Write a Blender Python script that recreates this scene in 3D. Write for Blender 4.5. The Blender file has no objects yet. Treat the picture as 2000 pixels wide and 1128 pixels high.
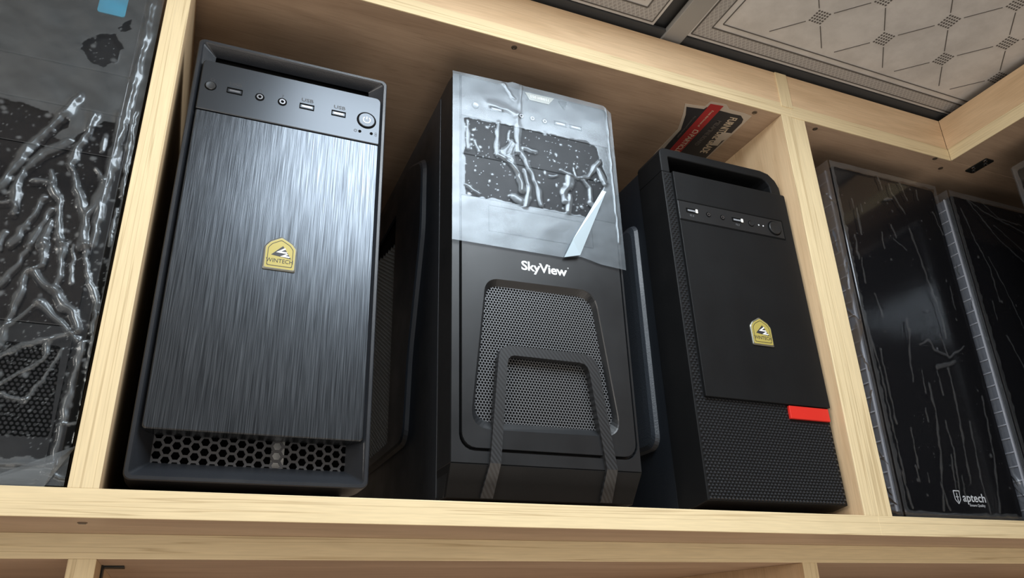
import bpy, bmesh, math, random
import numpy as np
from mathutils import Vector, Matrix

S = bpy.context.scene
COL = S.collection
rng = np.random.RandomState(7)
random.seed(7)

# ------------------------------------------------------------------ camera
CAM = Vector((0.0531, -0.6, -0.0959))
yaw, pitch, roll = 0.40848229, 0.4192727, -0.03039791
fw = Vector((math.sin(yaw)*math.cos(pitch), math.cos(yaw)*math.cos(pitch), math.sin(pitch)))
r0 = fw.cross(Vector((0, 0, 1))).normalized(); u0 = r0.cross(fw)
r = r0*math.cos(roll) + u0*math.sin(roll); u = -r0*math.sin(roll) + u0*math.cos(roll)
cd = bpy.data.cameras.new('camera'); cam = bpy.data.objects.new('camera', cd); COL.objects.link(cam)
cam.matrix_world = Matrix(((r.x, u.x, -fw.x, CAM.x), (r.y, u.y, -fw.y, CAM.y), (r.z, u.z, -fw.z, CAM.z), (0, 0, 0, 1)))
cd.sensor_width = 36; cd.lens = 1491.377*36/2000; cd.clip_start = 0.01; cd.clip_end = 50
S.camera = cam

# ------------------------------------------------------------------ world, lamp, exposure
w = bpy.data.worlds.new('room_light'); S.world = w; w.use_nodes = True
w.node_tree.nodes['Background'].inputs[0].default_value = (0.85, 0.9, 1.0, 1)
w.node_tree.nodes['Background'].inputs[1].default_value = 0.16
def area(name, loc, rot, sx, sy, power, col):
    l = bpy.data.lights.new(name, 'AREA'); l.shape = 'RECTANGLE'; l.size = sx; l.size_y = sy
    l.energy = power; l.color = col
    o = bpy.data.objects.new(name, l); o.location = loc; o.rotation_euler = rot; COL.objects.link(o); return o
area('ceiling_lamp', (0.35, -0.41, 0.562), (0, 0, 0), 0.46, 0.46, 9.5, (0.84, 0.93, 1.0))
area('front_fill', (-0.5, -2.4, -0.75), (math.radians(110), 0, math.radians(-18)), 1.6, 1.2, 10.0, (1.0, 0.95, 0.88))  # added fill for shelf undersides and board fronts, not a known doorway
area('side_window', (-1.5, -1.3, 0.25), (math.radians(90), 0, math.radians(-52)), 0.8, 0.5, 18.0, (1.0, 0.93, 0.84))
area('floor_bounce', (0.5, -1.0, -1.5), (math.radians(180), 0, 0), 1.8, 1.2, 13.5, (1.0, 0.90, 0.80))
S.view_settings.view_transform = 'Standard'; S.view_settings.look = 'None'
S.view_settings.exposure = 0.0; S.view_settings.gamma = 1.0; S.view_settings.use_curve_mapping = False

# ------------------------------------------------------------------ materials
def new_mat(name):
    m = bpy.data.materials.new(name); m.use_nodes = True
    nt = m.node_tree; return m, nt, nt.nodes['Principled BSDF']
def plain(name, col, rough=0.5, metal=0.0, spec=0.5, grain=None, coat=0.0, emit=None):
    m, nt, b = new_mat(name)
    b.inputs['Base Color'].default_value = (*col, 1); b.inputs['Roughness'].default_value = rough
    b.inputs['Metallic'].default_value = metal; b.inputs['Specular IOR Level'].default_value = spec
    b.inputs['Coat Weight'].default_value = coat; b.inputs['Coat Roughness'].default_value = 0.08
    if grain:
        tc = nt.nodes.new('ShaderNodeTexCoord'); n = nt.nodes.new('ShaderNodeTexNoise'); n.inputs['Scale'].default_value = grain[0]
        n.inputs['Detail'].default_value = 3
        bp = nt.nodes.new('ShaderNodeBump'); bp.inputs['Strength'].default_value = grain[1]; bp.inputs['Distance'].default_value = 0.0003
        nt.links.new(tc.outputs['Object'], n.inputs['Vector']); nt.links.new(n.outputs['Fac'], bp.inputs['Height'])
        nt.links.new(bp.outputs['Normal'], b.inputs['Normal'])
        n2 = nt.nodes.new('ShaderNodeTexNoise'); n2.inputs['Scale'].default_value = 22; n2.inputs['Detail'].default_value = 5
        nt.links.new(tc.outputs['Object'], n2.inputs['Vector'])
        mr = nt.nodes.new('ShaderNodeMapRange'); mr.inputs['From Min'].default_value = .3; mr.inputs['From Max'].default_value = .7
        mr.inputs['To Min'].default_value = max(0, rough-.06); mr.inputs['To Max'].default_value = min(1, rough+.07)
        nt.links.new(n2.outputs['Fac'], mr.inputs['Value']); nt.links.new(mr.outputs[0], b.inputs['Roughness'])
    return m
def wood(name, base, dark, axis, lines=0.35, across=260, along=3.0, rough=0.5, fig=0.25):
    """laminate / pine grain running along one object axis"""
    m, nt, b = new_mat(name)
    tc = nt.nodes.new('ShaderNodeTexCoord')
    def nz(sal, sac, detail, dist):
        mp = nt.nodes.new('ShaderNodeMapping'); sc = [sac]*3; sc[axis] = sal
        mp.inputs['Scale'].default_value = sc; nt.links.new(tc.outputs['Object'], mp.inputs['Vector'])
        n = nt.nodes.new('ShaderNodeTexNoise'); n.inputs['Scale'].default_value = 1; n.inputs['Detail'].default_value = detail
        n.inputs['Distortion'].default_value = dist
        nt.links.new(mp.outputs[0], n.inputs['Vector']); return n
    n1 = nz(along, across, 2, 0.4); n2 = nz(4.5, 26, 4, 1.2); n3 = nz(30, 600, 2, 0)
    r1 = nt.nodes.new('ShaderNodeValToRGB'); r1.color_ramp.elements[0].position = 0.485; r1.color_ramp.elements[1].position = 0.50
    e3 = r1.color_ramp.elements.new(0.525); e3.color = (0, 0, 0, 1)
    r1.color_ramp.elements[0].color = (0, 0, 0, 1); r1.color_ramp.elements[1].color = (lines,)*3+(1,)
    r2 = nt.nodes.new('ShaderNodeValToRGB'); r2.color_ramp.elements[0].position = 0.35; r2.color_ramp.elements[1].position = 0.72
    r2.color_ramp.elements[0].color = (0, 0, 0, 1); r2.color_ramp.elements[1].color = (fig,)*3+(1,)
    nt.links.new(n1.outputs['Fac'], r1.inputs[0]); nt.links.new(n2.outputs['Fac'], r2.inputs[0])
    ad = nt.nodes.new('ShaderNodeMath'); ad.use_clamp = True
    nt.links.new(r1.outputs[0], ad.inputs[0]); nt.links.new(r2.outputs[0], ad.inputs[1])
    mx = nt.nodes.new('ShaderNodeMix'); mx.data_type = 'RGBA'
    mx.inputs[6].default_value = (*base, 1); mx.inputs[7].default_value = (*dark, 1)
    nt.links.new(ad.outputs[0], mx.inputs[0])
    m2 = nt.nodes.new('ShaderNodeMix'); m2.data_type = 'RGBA'; m2.blend_type = 'MULTIPLY'
    m2.inputs[0].default_value = 0.25
    nt.links.new(mx.outputs[2], m2.inputs[6]); nt.links.new(n3.outputs['Fac'], m2.inputs[7])
    nt.links.new(m2.outputs[2], b.inputs['Base Color'])
    b.inputs['Roughness'].default_value = rough; b.inputs['Specular IOR Level'].default_value = 0.35
    bp = nt.nodes.new('ShaderNodeBump'); bp.inputs['Strength'].default_value = 0.15; bp.inputs['Distance'].default_value = 0.0004
    nt.links.new(n1.outputs['Fac'], bp.inputs['Height']); nt.links.new(bp.outputs['Normal'], b.inputs['Normal'])
    return m
PINE, PINED = (0.83, 0.68, 0.42), (0.46, 0.33, 0.17)
LAM, LAMD = (0.55, 0.395, 0.275), (0.35, 0.235, 0.155)
M = {}
M['pine_x'] = wood('pine_strip_x', PINE, PINED, 0, 0.55, 120, 1.3, 0.55, .12)
M['pine_y'] = wood('pine_strip_y', PINE, PINED, 1, 0.55, 120, 1.3, 0.55, .12)
M['pine_z'] = wood('pine_strip_z', PINE, PINED, 2, 0.55, 120, 1.3, 0.55, .12)
M['lam_x'] = wood('laminate_x', LAM, LAMD, 0, 0.35, 190, 5, 0.42, .55)
M['lam_y'] = wood('laminate_y', LAM, LAMD, 1, 0.35, 190, 5, 0.42, .55)
M['lam_z'] = wood('laminate_z', (0.74, 0.54, 0.33), (0.5, 0.32, 0.17), 2, 0.2, 150, 5, 0.42, .5)
M['face_x'] = wood('fascia_x', (0.82, 0.60, 0.38), (0.58, 0.39, 0.22), 0, 0.2, 190, 4, 0.5, .6)
M['face_y'] = wood('fascia_y', (0.82, 0.60, 0.38), (0.58, 0.39, 0.22), 1, 0.2, 190, 4, 0.5, .6)
M['stud'] = plain('stud_plastic', (0.022, 0.023, 0.026), 0.28, spec=0.8)
M['black'] = plain('black_plastic', (0.011, 0.012, 0.0135), 0.38, spec=0.42, grain=(1800, .10))
M['black_satin'] = plain('black_satin_plastic', (0.018, 0.020, 0.024), 0.33, grain=(1400, .35))
M['black_matte'] = plain('black_matte_plastic', (0.0065, 0.007, 0.0078), 0.50, spec=0.20, grain=(1800, .3))
M['steel'] = plain('black_painted_steel', (0.014, 0.017, 0.022), 0.36, spec=0.5, grain=(900, .3))
M['steel_rough'] = plain('textured_painted_steel', (0.03, 0.036, 0.045), 0.45, spec=0.6, grain=(600, 1.0))
M['gloss'] = plain('black_gloss_plastic', (0.006, 0.006, 0.007), 0.10, spec=0.5)
M['void'] = plain('dark_cavity', (0.003, 0.003, 0.003), 0.9, spec=0.1)
M['mesh_metal'] = plain('dark_mesh_metal', (0.15, 0.155, 0.165), 0.42, metal=0.35)
M['comb'] = plain('grille_plastic', (0.05, 0.05, 0.053), 0.45)
M['io'] = plain('grey_black_panel_plastic', (0.058, 0.064, 0.072), 0.31, metal=0.8)
M['chrome'] = plain('chrome', (0.75, 0.75, 0.76), 0.15, metal=1.0)
M['white'] = plain('white_plastic', (0.8, 0.8, 0.78), 0.4)
M['print_dark'] = plain('dark_print', (0.02, 0.02, 0.022), 0.5)
M['print_grey'] = plain('grey_print', (0.22, 0.23, 0.25), 0.5)
M['print_light'] = plain('light_print', (0.62, 0.64, 0.66), 0.45)
M['red'] = plain('red_plastic', (0.60, 0.022, 0.014), 0.45)
M['gold'] = plain('gold_badge', (0.40, 0.33, 0.085), 0.45, metal=0.1, coat=.25)
M['port'] = plain('port_metal', (0.20, 0.20, 0.21), 0.3, metal=0.9)
M['button_metal'] = plain('dark_turned_metal', (0.10, 0.105, 0.11), 0.3, metal=0.9)
M['silver'] = plain('silver_badge_rim', (0.22, 0.215, 0.18), 0.35, metal=0.7, coat=.4)
M['rib'] = plain('grey_rib_plastic', (0.13, 0.138, 0.16), 0.35)
M['rib_light'] = plain('grey_rib_edges', (0.42, 0.43, 0.47), 0.3)
M['vent_steel'] = plain('brightened_vent_steel', (0.22, 0.22, 0.21), 0.4, metal=.2)  # base colour raised to make up for light the neighbouring tower blocks
M['screw'] = plain('screw_metal', (0.20, 0.16, 0.12), 0.45, metal=0.8)
M['plate'] = plain('blackened_plate', (0.03, 0.032, 0.03), 0.4, metal=0.6)
M['paper'] = plain('torn_paper', (0.55, 0.47, 0.38), 0.8)
M['label_black'] = plain('label_black', (0.025, 0.025, 0.03), 0.5)
M['label_red'] = plain('label_red', (0.42, 0.028, 0.03), 0.5)
M['label_cream'] = plain('label_cream', (0.62, 0.50, 0.36), 0.6)
M['label_grey'] = plain('label_grey', (0.12, 0.105, 0.095), 0.6)
M['blue'] = plain('blue_sticker', (0.05, 0.42, 0.62), 0.4)
M['line'] = plain('pressed_line', (0.10, 0.092, 0.085), 0.7)
M['bar'] = plain('ceiling_bar_paint', (0.30, 0.29, 0.275), 0.6)
M['bar_dark'] = plain('ceiling_bar_dark_paint', (0.06, 0.06, 0.06), 0.7)  # darker paint for the crosswise bars and the slab
M['wall'] = plain('painted_wall', (0.62, 0.58, 0.52), 0.8, grain=(60, .3))
M['floor'] = plain('floor_tile', (0.45, 0.40, 0.35), 0.5, grain=(30, .3))

# brushed panel: vertical streaks in colour and relief
m, nt, b = new_mat('brushed_panel'); M['brushed'] = m
tc = nt.nodes.new('ShaderNodeTexCoord')
def stretch(sx, sz, det):
    mp = nt.nodes.new('ShaderNodeMapping'); mp.inputs['Scale'].default_value = (sx, 40, sz)
    nt.links.new(tc.outputs['Object'], mp.inputs['Vector'])
    n = nt.nodes.new('ShaderNodeTexNoise'); n.inputs['Scale'].default_value = 1; n.inputs['Detail'].default_value = det
    nt.links.new(mp.outputs[0], n.inputs['Vector']); return n
na = stretch(3000, 30, 3); nb = stretch(1300, 16, 2)
mm = nt.nodes.new('ShaderNodeMath'); mm.operation = 'MULTIPLY'
nt.links.new(na.outputs['Fac'], mm.inputs[0]); nt.links.new(nb.outputs['Fac'], mm.inputs[1])
rp = nt.nodes.new('ShaderNodeValToRGB'); rp.color_ramp.elements[0].position = .16; rp.color_ramp.elements[1].position = .40
rp.color_ramp.elements[0].color = (.040, .045, .052, 1); rp.color_ramp.elements[1].color = (.145, .162, .183, 1)
nt.links.new(mm.outputs[0], rp.inputs[0]); nt.links.new(rp.outputs[0], b.inputs['Base Color'])
b.inputs['Metallic'].default_value = 0.9; b.inputs['Roughness'].default_value = 0.29
bp = nt.nodes.new('ShaderNodeBump'); bp.inputs['Strength'].default_value = .25; bp.inputs['Distance'].default_value = .0002
nt.links.new(na.outputs['Fac'], bp.inputs['Height']); nt.links.new(bp.outputs['Normal'], b.inputs['Normal'])

# carbon look band
m, nt, b = new_mat('carbon_pattern'); M['carbon'] = m
tc = nt.nodes.new('ShaderNodeTexCoord'); mp = nt.nodes.new('ShaderNodeMapping'); mp.inputs['Rotation'].default_value = (0, math.radians(38), 0)
nt.links.new(tc.outputs['Object'], mp.inputs['Vector'])
wv = nt.nodes.new('ShaderNodeTexWave'); wv.bands_direction = 'X'; wv.inputs['Scale'].default_value = 95; wv.inputs['Distortion'].default_value = 1.5
nt.links.new(mp.outputs[0], wv.inputs['Vector'])
rp = nt.nodes.new('ShaderNodeValToRGB'); rp.color_ramp.elements[0].color = (.010, .0105, .0115, 1); rp.color_ramp.elements[1].color = (.026, .028, .031, 1)
nt.links.new(wv.outputs['Fac'], rp.inputs[0]); nt.links.new(rp.outputs[0], b.inputs['Base Color']); b.inputs['Roughness'].default_value = .4

# ceiling tile: cloudy pale grey
m, nt, b = new_mat('ceiling_tile_vinyl'); M['tile'] = m
tc = nt.nodes.new('ShaderNodeTexCoord'); n1 = nt.nodes.new('ShaderNodeTexNoise'); n1.inputs['Scale'].default_value = 16; n1.inputs['Detail'].default_value = 8
n1.inputs['Roughness'].default_value = .65
nt.links.new(tc.outputs['Object'], n1.inputs['Vector'])
rp = nt.nodes.new('ShaderNodeValToRGB'); rp.color_ramp.elements[0].position = .38; rp.color_ramp.elements[1].position = .6
rp.color_ramp.elements[0].color = (.53, .515, .50, 1); rp.color_ramp.elements[1].color = (.64, .625, .61, 1)
nt.links.new(n1.outputs['Fac'], rp.inputs[0]); nt.links.new(rp.outputs[0], b.inputs['Base Color']); b.inputs['Roughness'].default_value = .55
n2 = nt.nodes.new('ShaderNodeTexNoise'); n2.inputs['Scale'].default_value = 500; nt.links.new(tc.outputs['Object'], n2.inputs['Vector'])
bp = nt.nodes.new('ShaderNodeBump'); bp.inputs['Strength'].default_value = .2; bp.inputs['Distance'].default_value = .0005
nt.links.new(n2.outputs['Fac'], bp.inputs['Height']); nt.links.new(bp.outputs['Normal'], b.inputs['Normal'])
# embossed border band of the tile: crossing scrolls
m, nt, b = new_mat('ceiling_tile_border'); M['band'] = m
tc = nt.nodes.new('ShaderNodeTexCoord')
hs = []
for rot in (35, -35):
    mp = nt.nodes.new('ShaderNodeMapping'); mp.inputs['Rotation'].default_value = (0, 0, math.radians(rot)); nt.links.new(tc.outputs['Object'], mp.inputs['Vector'])
    wv = nt.nodes.new('ShaderNodeTexWave'); wv.inputs['Scale'].default_value = 62; wv.inputs['Distortion'].default_value = 0.6
    nt.links.new(mp.outputs[0], wv.inputs['Vector']); hs.append(wv)
mx = nt.nodes.new('ShaderNodeMath'); mx.operation = 'MAXIMUM'; nt.links.new(hs[0].outputs['Fac'], mx.inputs[0]); nt.links.new(hs[1].outputs['Fac'], mx.inputs[1])
rp = nt.nodes.new('ShaderNodeValToRGB'); rp.color_ramp.elements[0].position = .82; rp.color_ramp.elements[1].position = 1
rp.color_ramp.elements[0].color = (.33, .32, .315, 1); rp.color_ramp.elements[1].color = (.46, .45, .44, 1)
nt.links.new(mx.outputs[0], rp.inputs[0]); nt.links.new(rp.outputs[0], b.inputs['Base Color']); b.inputs['Roughness'].default_value = .5
bp = nt.nodes.new('ShaderNodeBump'); bp.inputs['Strength'].default_value = .5; bp.inputs['Distance'].default_value = .0005
nt.links.new(mx.outputs[0], bp.inputs['Height']); nt.links.new(bp.outputs['Normal'], b.inputs['Normal'])

# clear plastic film; the vertex attribute "haze" says where it stands off the surface (milky) or clings (clear)
def film_material(name, milk, gloss_rough, tint):
    m, nt, b = new_mat(name); nt.nodes.remove(b); out = nt.nodes['Material Output']
    at = nt.nodes.new('ShaderNodeAttribute'); at.attribute_name = 'haze'
    tr = nt.nodes.new('ShaderNodeBsdfTransparent'); tr.inputs[0].default_value = (.97, .98, 1, 1)
    gl = nt.nodes.new('ShaderNodeBsdfGlossy'); gl.inputs['Roughness'].default_value = gloss_rough
    gr = nt.nodes.new('ShaderNodeBsdfGlossy'); gr.inputs['Roughness'].default_value = .38; gr.inputs['Color'].default_value = (*tint, 1)
    df = nt.nodes.new('ShaderNodeBsdfDiffuse'); df.inputs['Color'].default_value = (*tint, 1)
    fr = nt.nodes.new('ShaderNodeFresnel'); fr.inputs['IOR'].default_value = 1.4
    mk = nt.nodes.new('ShaderNodeMixShader'); mk.inputs[0].default_value = .45
    nt.links.new(gr.outputs[0], mk.inputs[1]); nt.links.new(df.outputs[0], mk.inputs[2])
    m1 = nt.nodes.new('ShaderNodeMixShader'); nt.links.new(tr.outputs[0], m1.inputs[1]); nt.links.new(gl.outputs[0], m1.inputs[2])
    gs = nt.nodes.new('ShaderNodeMath'); gs.operation = 'MULTIPLY_ADD'; gs.inputs[1].default_value = 1.6; gs.inputs[2].default_value = .12; gs.use_clamp = True
    nt.links.new(at.outputs['Fac'], gs.inputs[0]); gf = nt.nodes.new('ShaderNodeMath'); gf.operation = 'MULTIPLY'
    nt.links.new(gs.outputs[0], gf.inputs[0]); nt.links.new(fr.outputs[0], gf.inputs[1]); nt.links.new(gf.outputs[0], m1.inputs[0])
    ml = nt.nodes.new('ShaderNodeMath'); ml.operation = 'MULTIPLY'; ml.use_clamp = True; ml.inputs[1].default_value = milk
    nt.links.new(at.outputs['Fac'], ml.inputs[0])
    m2 = nt.nodes.new('ShaderNodeMixShader'); nt.links.new(ml.outputs[0], m2.inputs[0]); nt.links.new(m1.outputs[0], m2.inputs[1]); nt.links.new(mk.outputs[0], m2.inputs[2])
    nt.links.new(m2.outputs[0], out.inputs[0]); return m
M['film_fold'] = film_material('folded_film', .75, .2, (.72, .88, .98))
M['film'] = film_material('clinging_film', .27, .26, (.70, .80, .88))
M['bag'] = film_material('clear_bag', .22, .08, (.75, .83, .88))
M['bag_dark'] = film_material('clear_bag_thin', .22, .08, (.70, .74, .78))

# ------------------------------------------------------------------ geometry helpers
class MB:
    def __init__(s): s.v = []; s.f = []
    def add(s, vs, fs):
        o = len(s.v); s.v += [tuple(p) for p in vs]; s.f += [tuple(i+o for i in f) for f in fs]; return s
    def box(s, x0, x1, y0, y1, z0, z1):
        return s.add([(x0,y0,z0),(x1,y0,z0),(x1,y1,z0),(x0,y1,z0),(x0,y0,z1),(x1,y0,z1),(x1,y1,z1),(x0,y1,z1)],
                     [(0,3,2,1),(4,5,6,7),(0,1,5,4),(1,2,6,5),(2,3,7,6),(3,0,4,7)])
    def prism(s, poly, a0, a1, plane='xz'):
        """polygon given in the xz plane (or yz / xy) pushed from a0 to a1 along the third axis"""
        n = len(poly)
        f = {'xz': lambda p, a: (p[0], a, p[1]), 'yz': lambda p, a: (a, p[0], p[1]), 'xy': lambda p, a: (p[0], p[1], a)}[plane]
        vs = [f(p, a0) for p in poly]+[f(p, a1) for p in poly]
        return s.add(vs, [tuple(range(n)), tuple(range(2*n-1, n-1, -1))]+[(i, i+n, (i+1) % n+n, (i+1) % n) for i in range(n)])
    def loops(s, ls, cap0=False, cap1=False):
        n = len(ls[0]); vs = [p for l in ls for p in l]; fs = []
        for k in range(len(ls)-1):
            fs += [(k*n+i, k*n+(i+1) % n, (k+1)*n+(i+1) % n, (k+1)*n+i) for i in range(n)]
        if cap0: fs.append(tuple(range(n-1, -1, -1)))
        if cap1: fs.append(tuple((len(ls)-1)*n+i for i in range(n)))
        return s.add(vs, fs)
    def disc(s, cx, cz, rad, y0, y1, n=28):
        return s.prism([(cx+rad*math.cos(2*math.pi*i/n), cz+rad*math.sin(2*math.pi*i/n)) for i in range(n)], y0, y1)
    def ring(s, cx, cz, ro, ri, y0, y1, n=28):
        c = [(math.cos(2*math.pi*i/n), math.sin(2*math.pi*i/n)) for i in range(n)]
        L = lambda rr, y: [(cx+rr*a, y, cz+rr*b_) for a, b_ in c]
        return s.loops([L(ro, y1), L(ro, y0), L(ri, y0), L(ri, y1)])
    def build(s, name, mat, parent=None, bevel=0, fn=None, seg=2, smooth=False):
        bm = bmesh.new(); vs = [bm.verts.new(p) for p in s.v]
        for f in s.f:
            try: bm.faces.new([vs[i] for i in f])
            except ValueError: pass
        bmesh.ops.recalc_face_normals(bm, faces=bm.faces)
        if bevel:
            es = [e for e in bm.edges if len(e.link_faces) == 2 and e.calc_face_angle(0) > math.radians(40)]
            bmesh.ops.bevel(bm, geom=es, offset=bevel, segments=seg, affect='EDGES', profile=.5, clamp_overlap=True)
        me = bpy.data.meshes.new(name); bm.to_mesh(me); bm.free()
        if fn:
            for v in me.vertices: v.co = fn(v.co)
        if smooth:
            for p in me.polygons: p.use_smooth = True
        return put(name, me, mat, parent)
def put(name, me, mat, parent=None):
    if mat and not me.materials: me.materials.append(M[mat] if isinstance(mat, str) else mat)
    o = bpy.data.objects.new(name, me); COL.objects.link(o)
    if parent: o.parent = parent
    return o
def thing(name, loc=(0, 0, 0), rz=0, label=None, cat=None, group=None, kind=None):
    o = bpy.data.objects.new(name, None); o.empty_display_size = .05; COL.objects.link(o)
    o.location = loc; o.rotation_euler = (0, 0, rz)
    if label: o['label'] = label
    if cat: o['category'] = cat
    if group: o['group'] = group
    if kind: o['kind'] = kind
    return o
def box(name, mat, parent, x0, x1, y0, y1, z0, z1, bevel=0, fn=None):
    return MB().box(x0, x1, y0, y1, z0, z1).build(name, mat, parent, bevel, fn)
def rrect(x0, x1, z0, z1, rad, n=5):
    """rounded rectangle, rad = one radius or (bl, br, tr, tl)"""
    if not isinstance(rad, (tuple, list)): rad = (rad,)*4
    P = []
    for (cx, cz, r_, a0) in ((x0+rad[0], z0+rad[0], rad[0], 180), (x1-rad[1], z0+rad[1], rad[1], 270), (x1-rad[2], z1-rad[2], rad[2], 0), (x0+rad[3], z1-rad[3], rad[3], 90)):
        for i in range(n+1):
            a = math.radians(a0+90*i/n); P.append((cx+r_*math.cos(a), cz+r_*math.sin(a)))
    return P
def rpoly(pts, rad, n=5):
    """polygon with rounded corners"""
    out = []; N = len(pts)
    for i in range(N):
        p = Vector(pts[i]); a = Vector(pts[i-1]); c = Vector(pts[(i+1) % N])
        rr = rad[i] if isinstance(rad, (list, tuple)) else rad
        d1 = (a-p); d2 = (c-p); t = min(rr, d1.length*.45, d2.length*.45)
        p1 = p+d1.normalized()*t; p2 = p+d2.normalized()*t
        for k in range(n+1):
            q = k/n; out.append(tuple(p1*(1-q)**2+p*2*q*(1-q)+p2*q*q))
    return out
def raycast_loop(poly, c, angs):
    out = []
    for a in angs:
        d = (math.cos(a), math.sin(a)); best = None
        for i in range(len(poly)):
            x1, z1 = poly[i][0]-c[0], poly[i][1]-c[1]; x2, z2 = poly[(i+1) % len(poly)][0]-c[0], poly[(i+1) % len(poly)][1]-c[1]
            ex, ez = x2-x1, z2-z1; den = d[0]*ez-d[1]*ex
            if abs(den) < 1e-12: continue
            t = (x1*ez-z1*ex)/den; q = (x1*d[1]-z1*d[0])/den
            if t > 0 and -1e-6 <= q <= 1+1e-6: best = t if best is None else max(best, t)
        out.append((c[0]+d[0]*best, c[1]+d[1]*best))
    return out
def holed_loops(outer, inner, c):
    an = sorted(set(round(math.atan2(p[1]-c[1], p[0]-c[0]), 5) for p in outer+inner))
    return raycast_loop(outer, c, an), raycast_loop(inner, c, an)
def Y(loop, y): return [(p[0], y, p[1]) for p in loop]
def inside(p, poly):
    r_ = False; n = len(poly)
    for i in range(n):
        a, b_ = poly[i], poly[i-1]
        if (a[1] > p[1]) != (b_[1] > p[1]) and p[0] < (b_[0]-a[0])*(p[1]-a[1])/(b_[1]-a[1])+a[0]: r_ = not r_
    return r_
def hex_plate(name, mat, parent, poly, R, hole, a0, a1, flat=True, plane='xz', sx=1.0, fn=None):
    """sheet pierced by a honeycomb of real holes, one ring of faces per cell"""
    xs = [p[0] for p in poly]; zs = [p[1] for p in poly]
    b_ = MB(); mp = (lambda p, a: (p[0], a, p[1])) if plane == 'xz' else (lambda p, a: (a, p[0], p[1]))
    off = 0 if flat else math.radians(30)
    du, dv = (1.5*R, math.sqrt(3)*R) if flat else (math.sqrt(3)*R, 1.5*R)
    nu, nv = int((max(xs)-min(xs))/du/sx)+2, int((max(zs)-min(zs))/dv)+2
    for i in range(nu):
        for j in range(nv):
            cx = min(xs)+(i*du+(0 if flat else (j % 2)*du/2))*sx; cz = min(zs)+j*dv+((i % 2)*dv/2 if flat else 0)
            if not inside((cx, cz), poly): continue
            h = [(math.cos(off+k*math.pi/3), math.sin(off+k*math.pi/3)) for k in range(6)]
            L = lambda rr, a: [mp((cx+rr*q[0]*sx, cz+rr*q[1]), a) for q in h]
            b_.loops([L(R, a0), L(hole, a0), L(hole, a1)])
    o = b_.build(name, mat, parent, fn=fn); o['kind'] = 'stuff'; return o
def text(name, body, size, mat, parent, loc, face='front', bold=0, sx=1.0, align='CENTER', shear=0, spacing=1.0, depth=.00008, rot=None):
    c = bpy.data.curves.new('lettering', 'FONT'); c.body = body; c.size = size; c.align_x = align; c.align_y = 'CENTER'
    c.offset = bold; c.extrude = depth; c.shear = shear; c.space_character = spacing; c.resolution_u = 3
    t = bpy.data.objects.new('lettering', c); COL.objects.link(t)
    dg = bpy.context.evaluated_depsgraph_get(); me = bpy.data.meshes.new_from_object(t.evaluated_get(dg))
    bpy.data.objects.remove(t); bpy.data.curves.remove(c)
    F = Matrix.Rotation(math.radians(90), 4, 'X') if face == 'front' else rot
    me.transform(Matrix.Translation(loc) @ F @ Matrix.Diagonal((sx, 1, 1, 1))); me.name = name; me.materials.clear()
    return put(name, me, mat, parent)

# ---- plastic film
def seg_dist(X, Z, pts):
    d = np.full(X.shape, 1e9)
    for a, b_ in zip(pts[:-1], pts[1:]):
        a = np.array(a, float); b_ = np.array(b_, float); e = b_-a; L = e@e+1e-12
        t = np.clip(((X-a[0])*e[0]+(Z-a[1])*e[1])/L, 0, 1)
        d = np.minimum(d, np.hypot(X-a[0]-t*e[0], Z-a[1]-t*e[1]))
    return d
def poly_mask(X, Z, poly):
    r_ = np.zeros(X.shape, bool); n = len(poly)
    for i in range(n):
        (x1, z1), (x2, z2) = poly[i], poly[i-1]
        if z1 == z2: continue
        c = ((z1 > Z) != (z2 > Z)) & (X < (x2-x1)*(Z-z1)/(z2-z1)+x1); r_ ^= c
    return r_
def waves(X, Z, wl, n=10):
    s_ = np.zeros(X.shape)
    for _ in range(n):
        a = rng.rand()*6.283; k = 6.283/(wl*(.6+rng.rand()*1.0)); s_ += np.sin(k*(X*math.cos(a)+Z*math.sin(a))+rng.rand()*6.283)
    return s_/math.sqrt(n)
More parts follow.
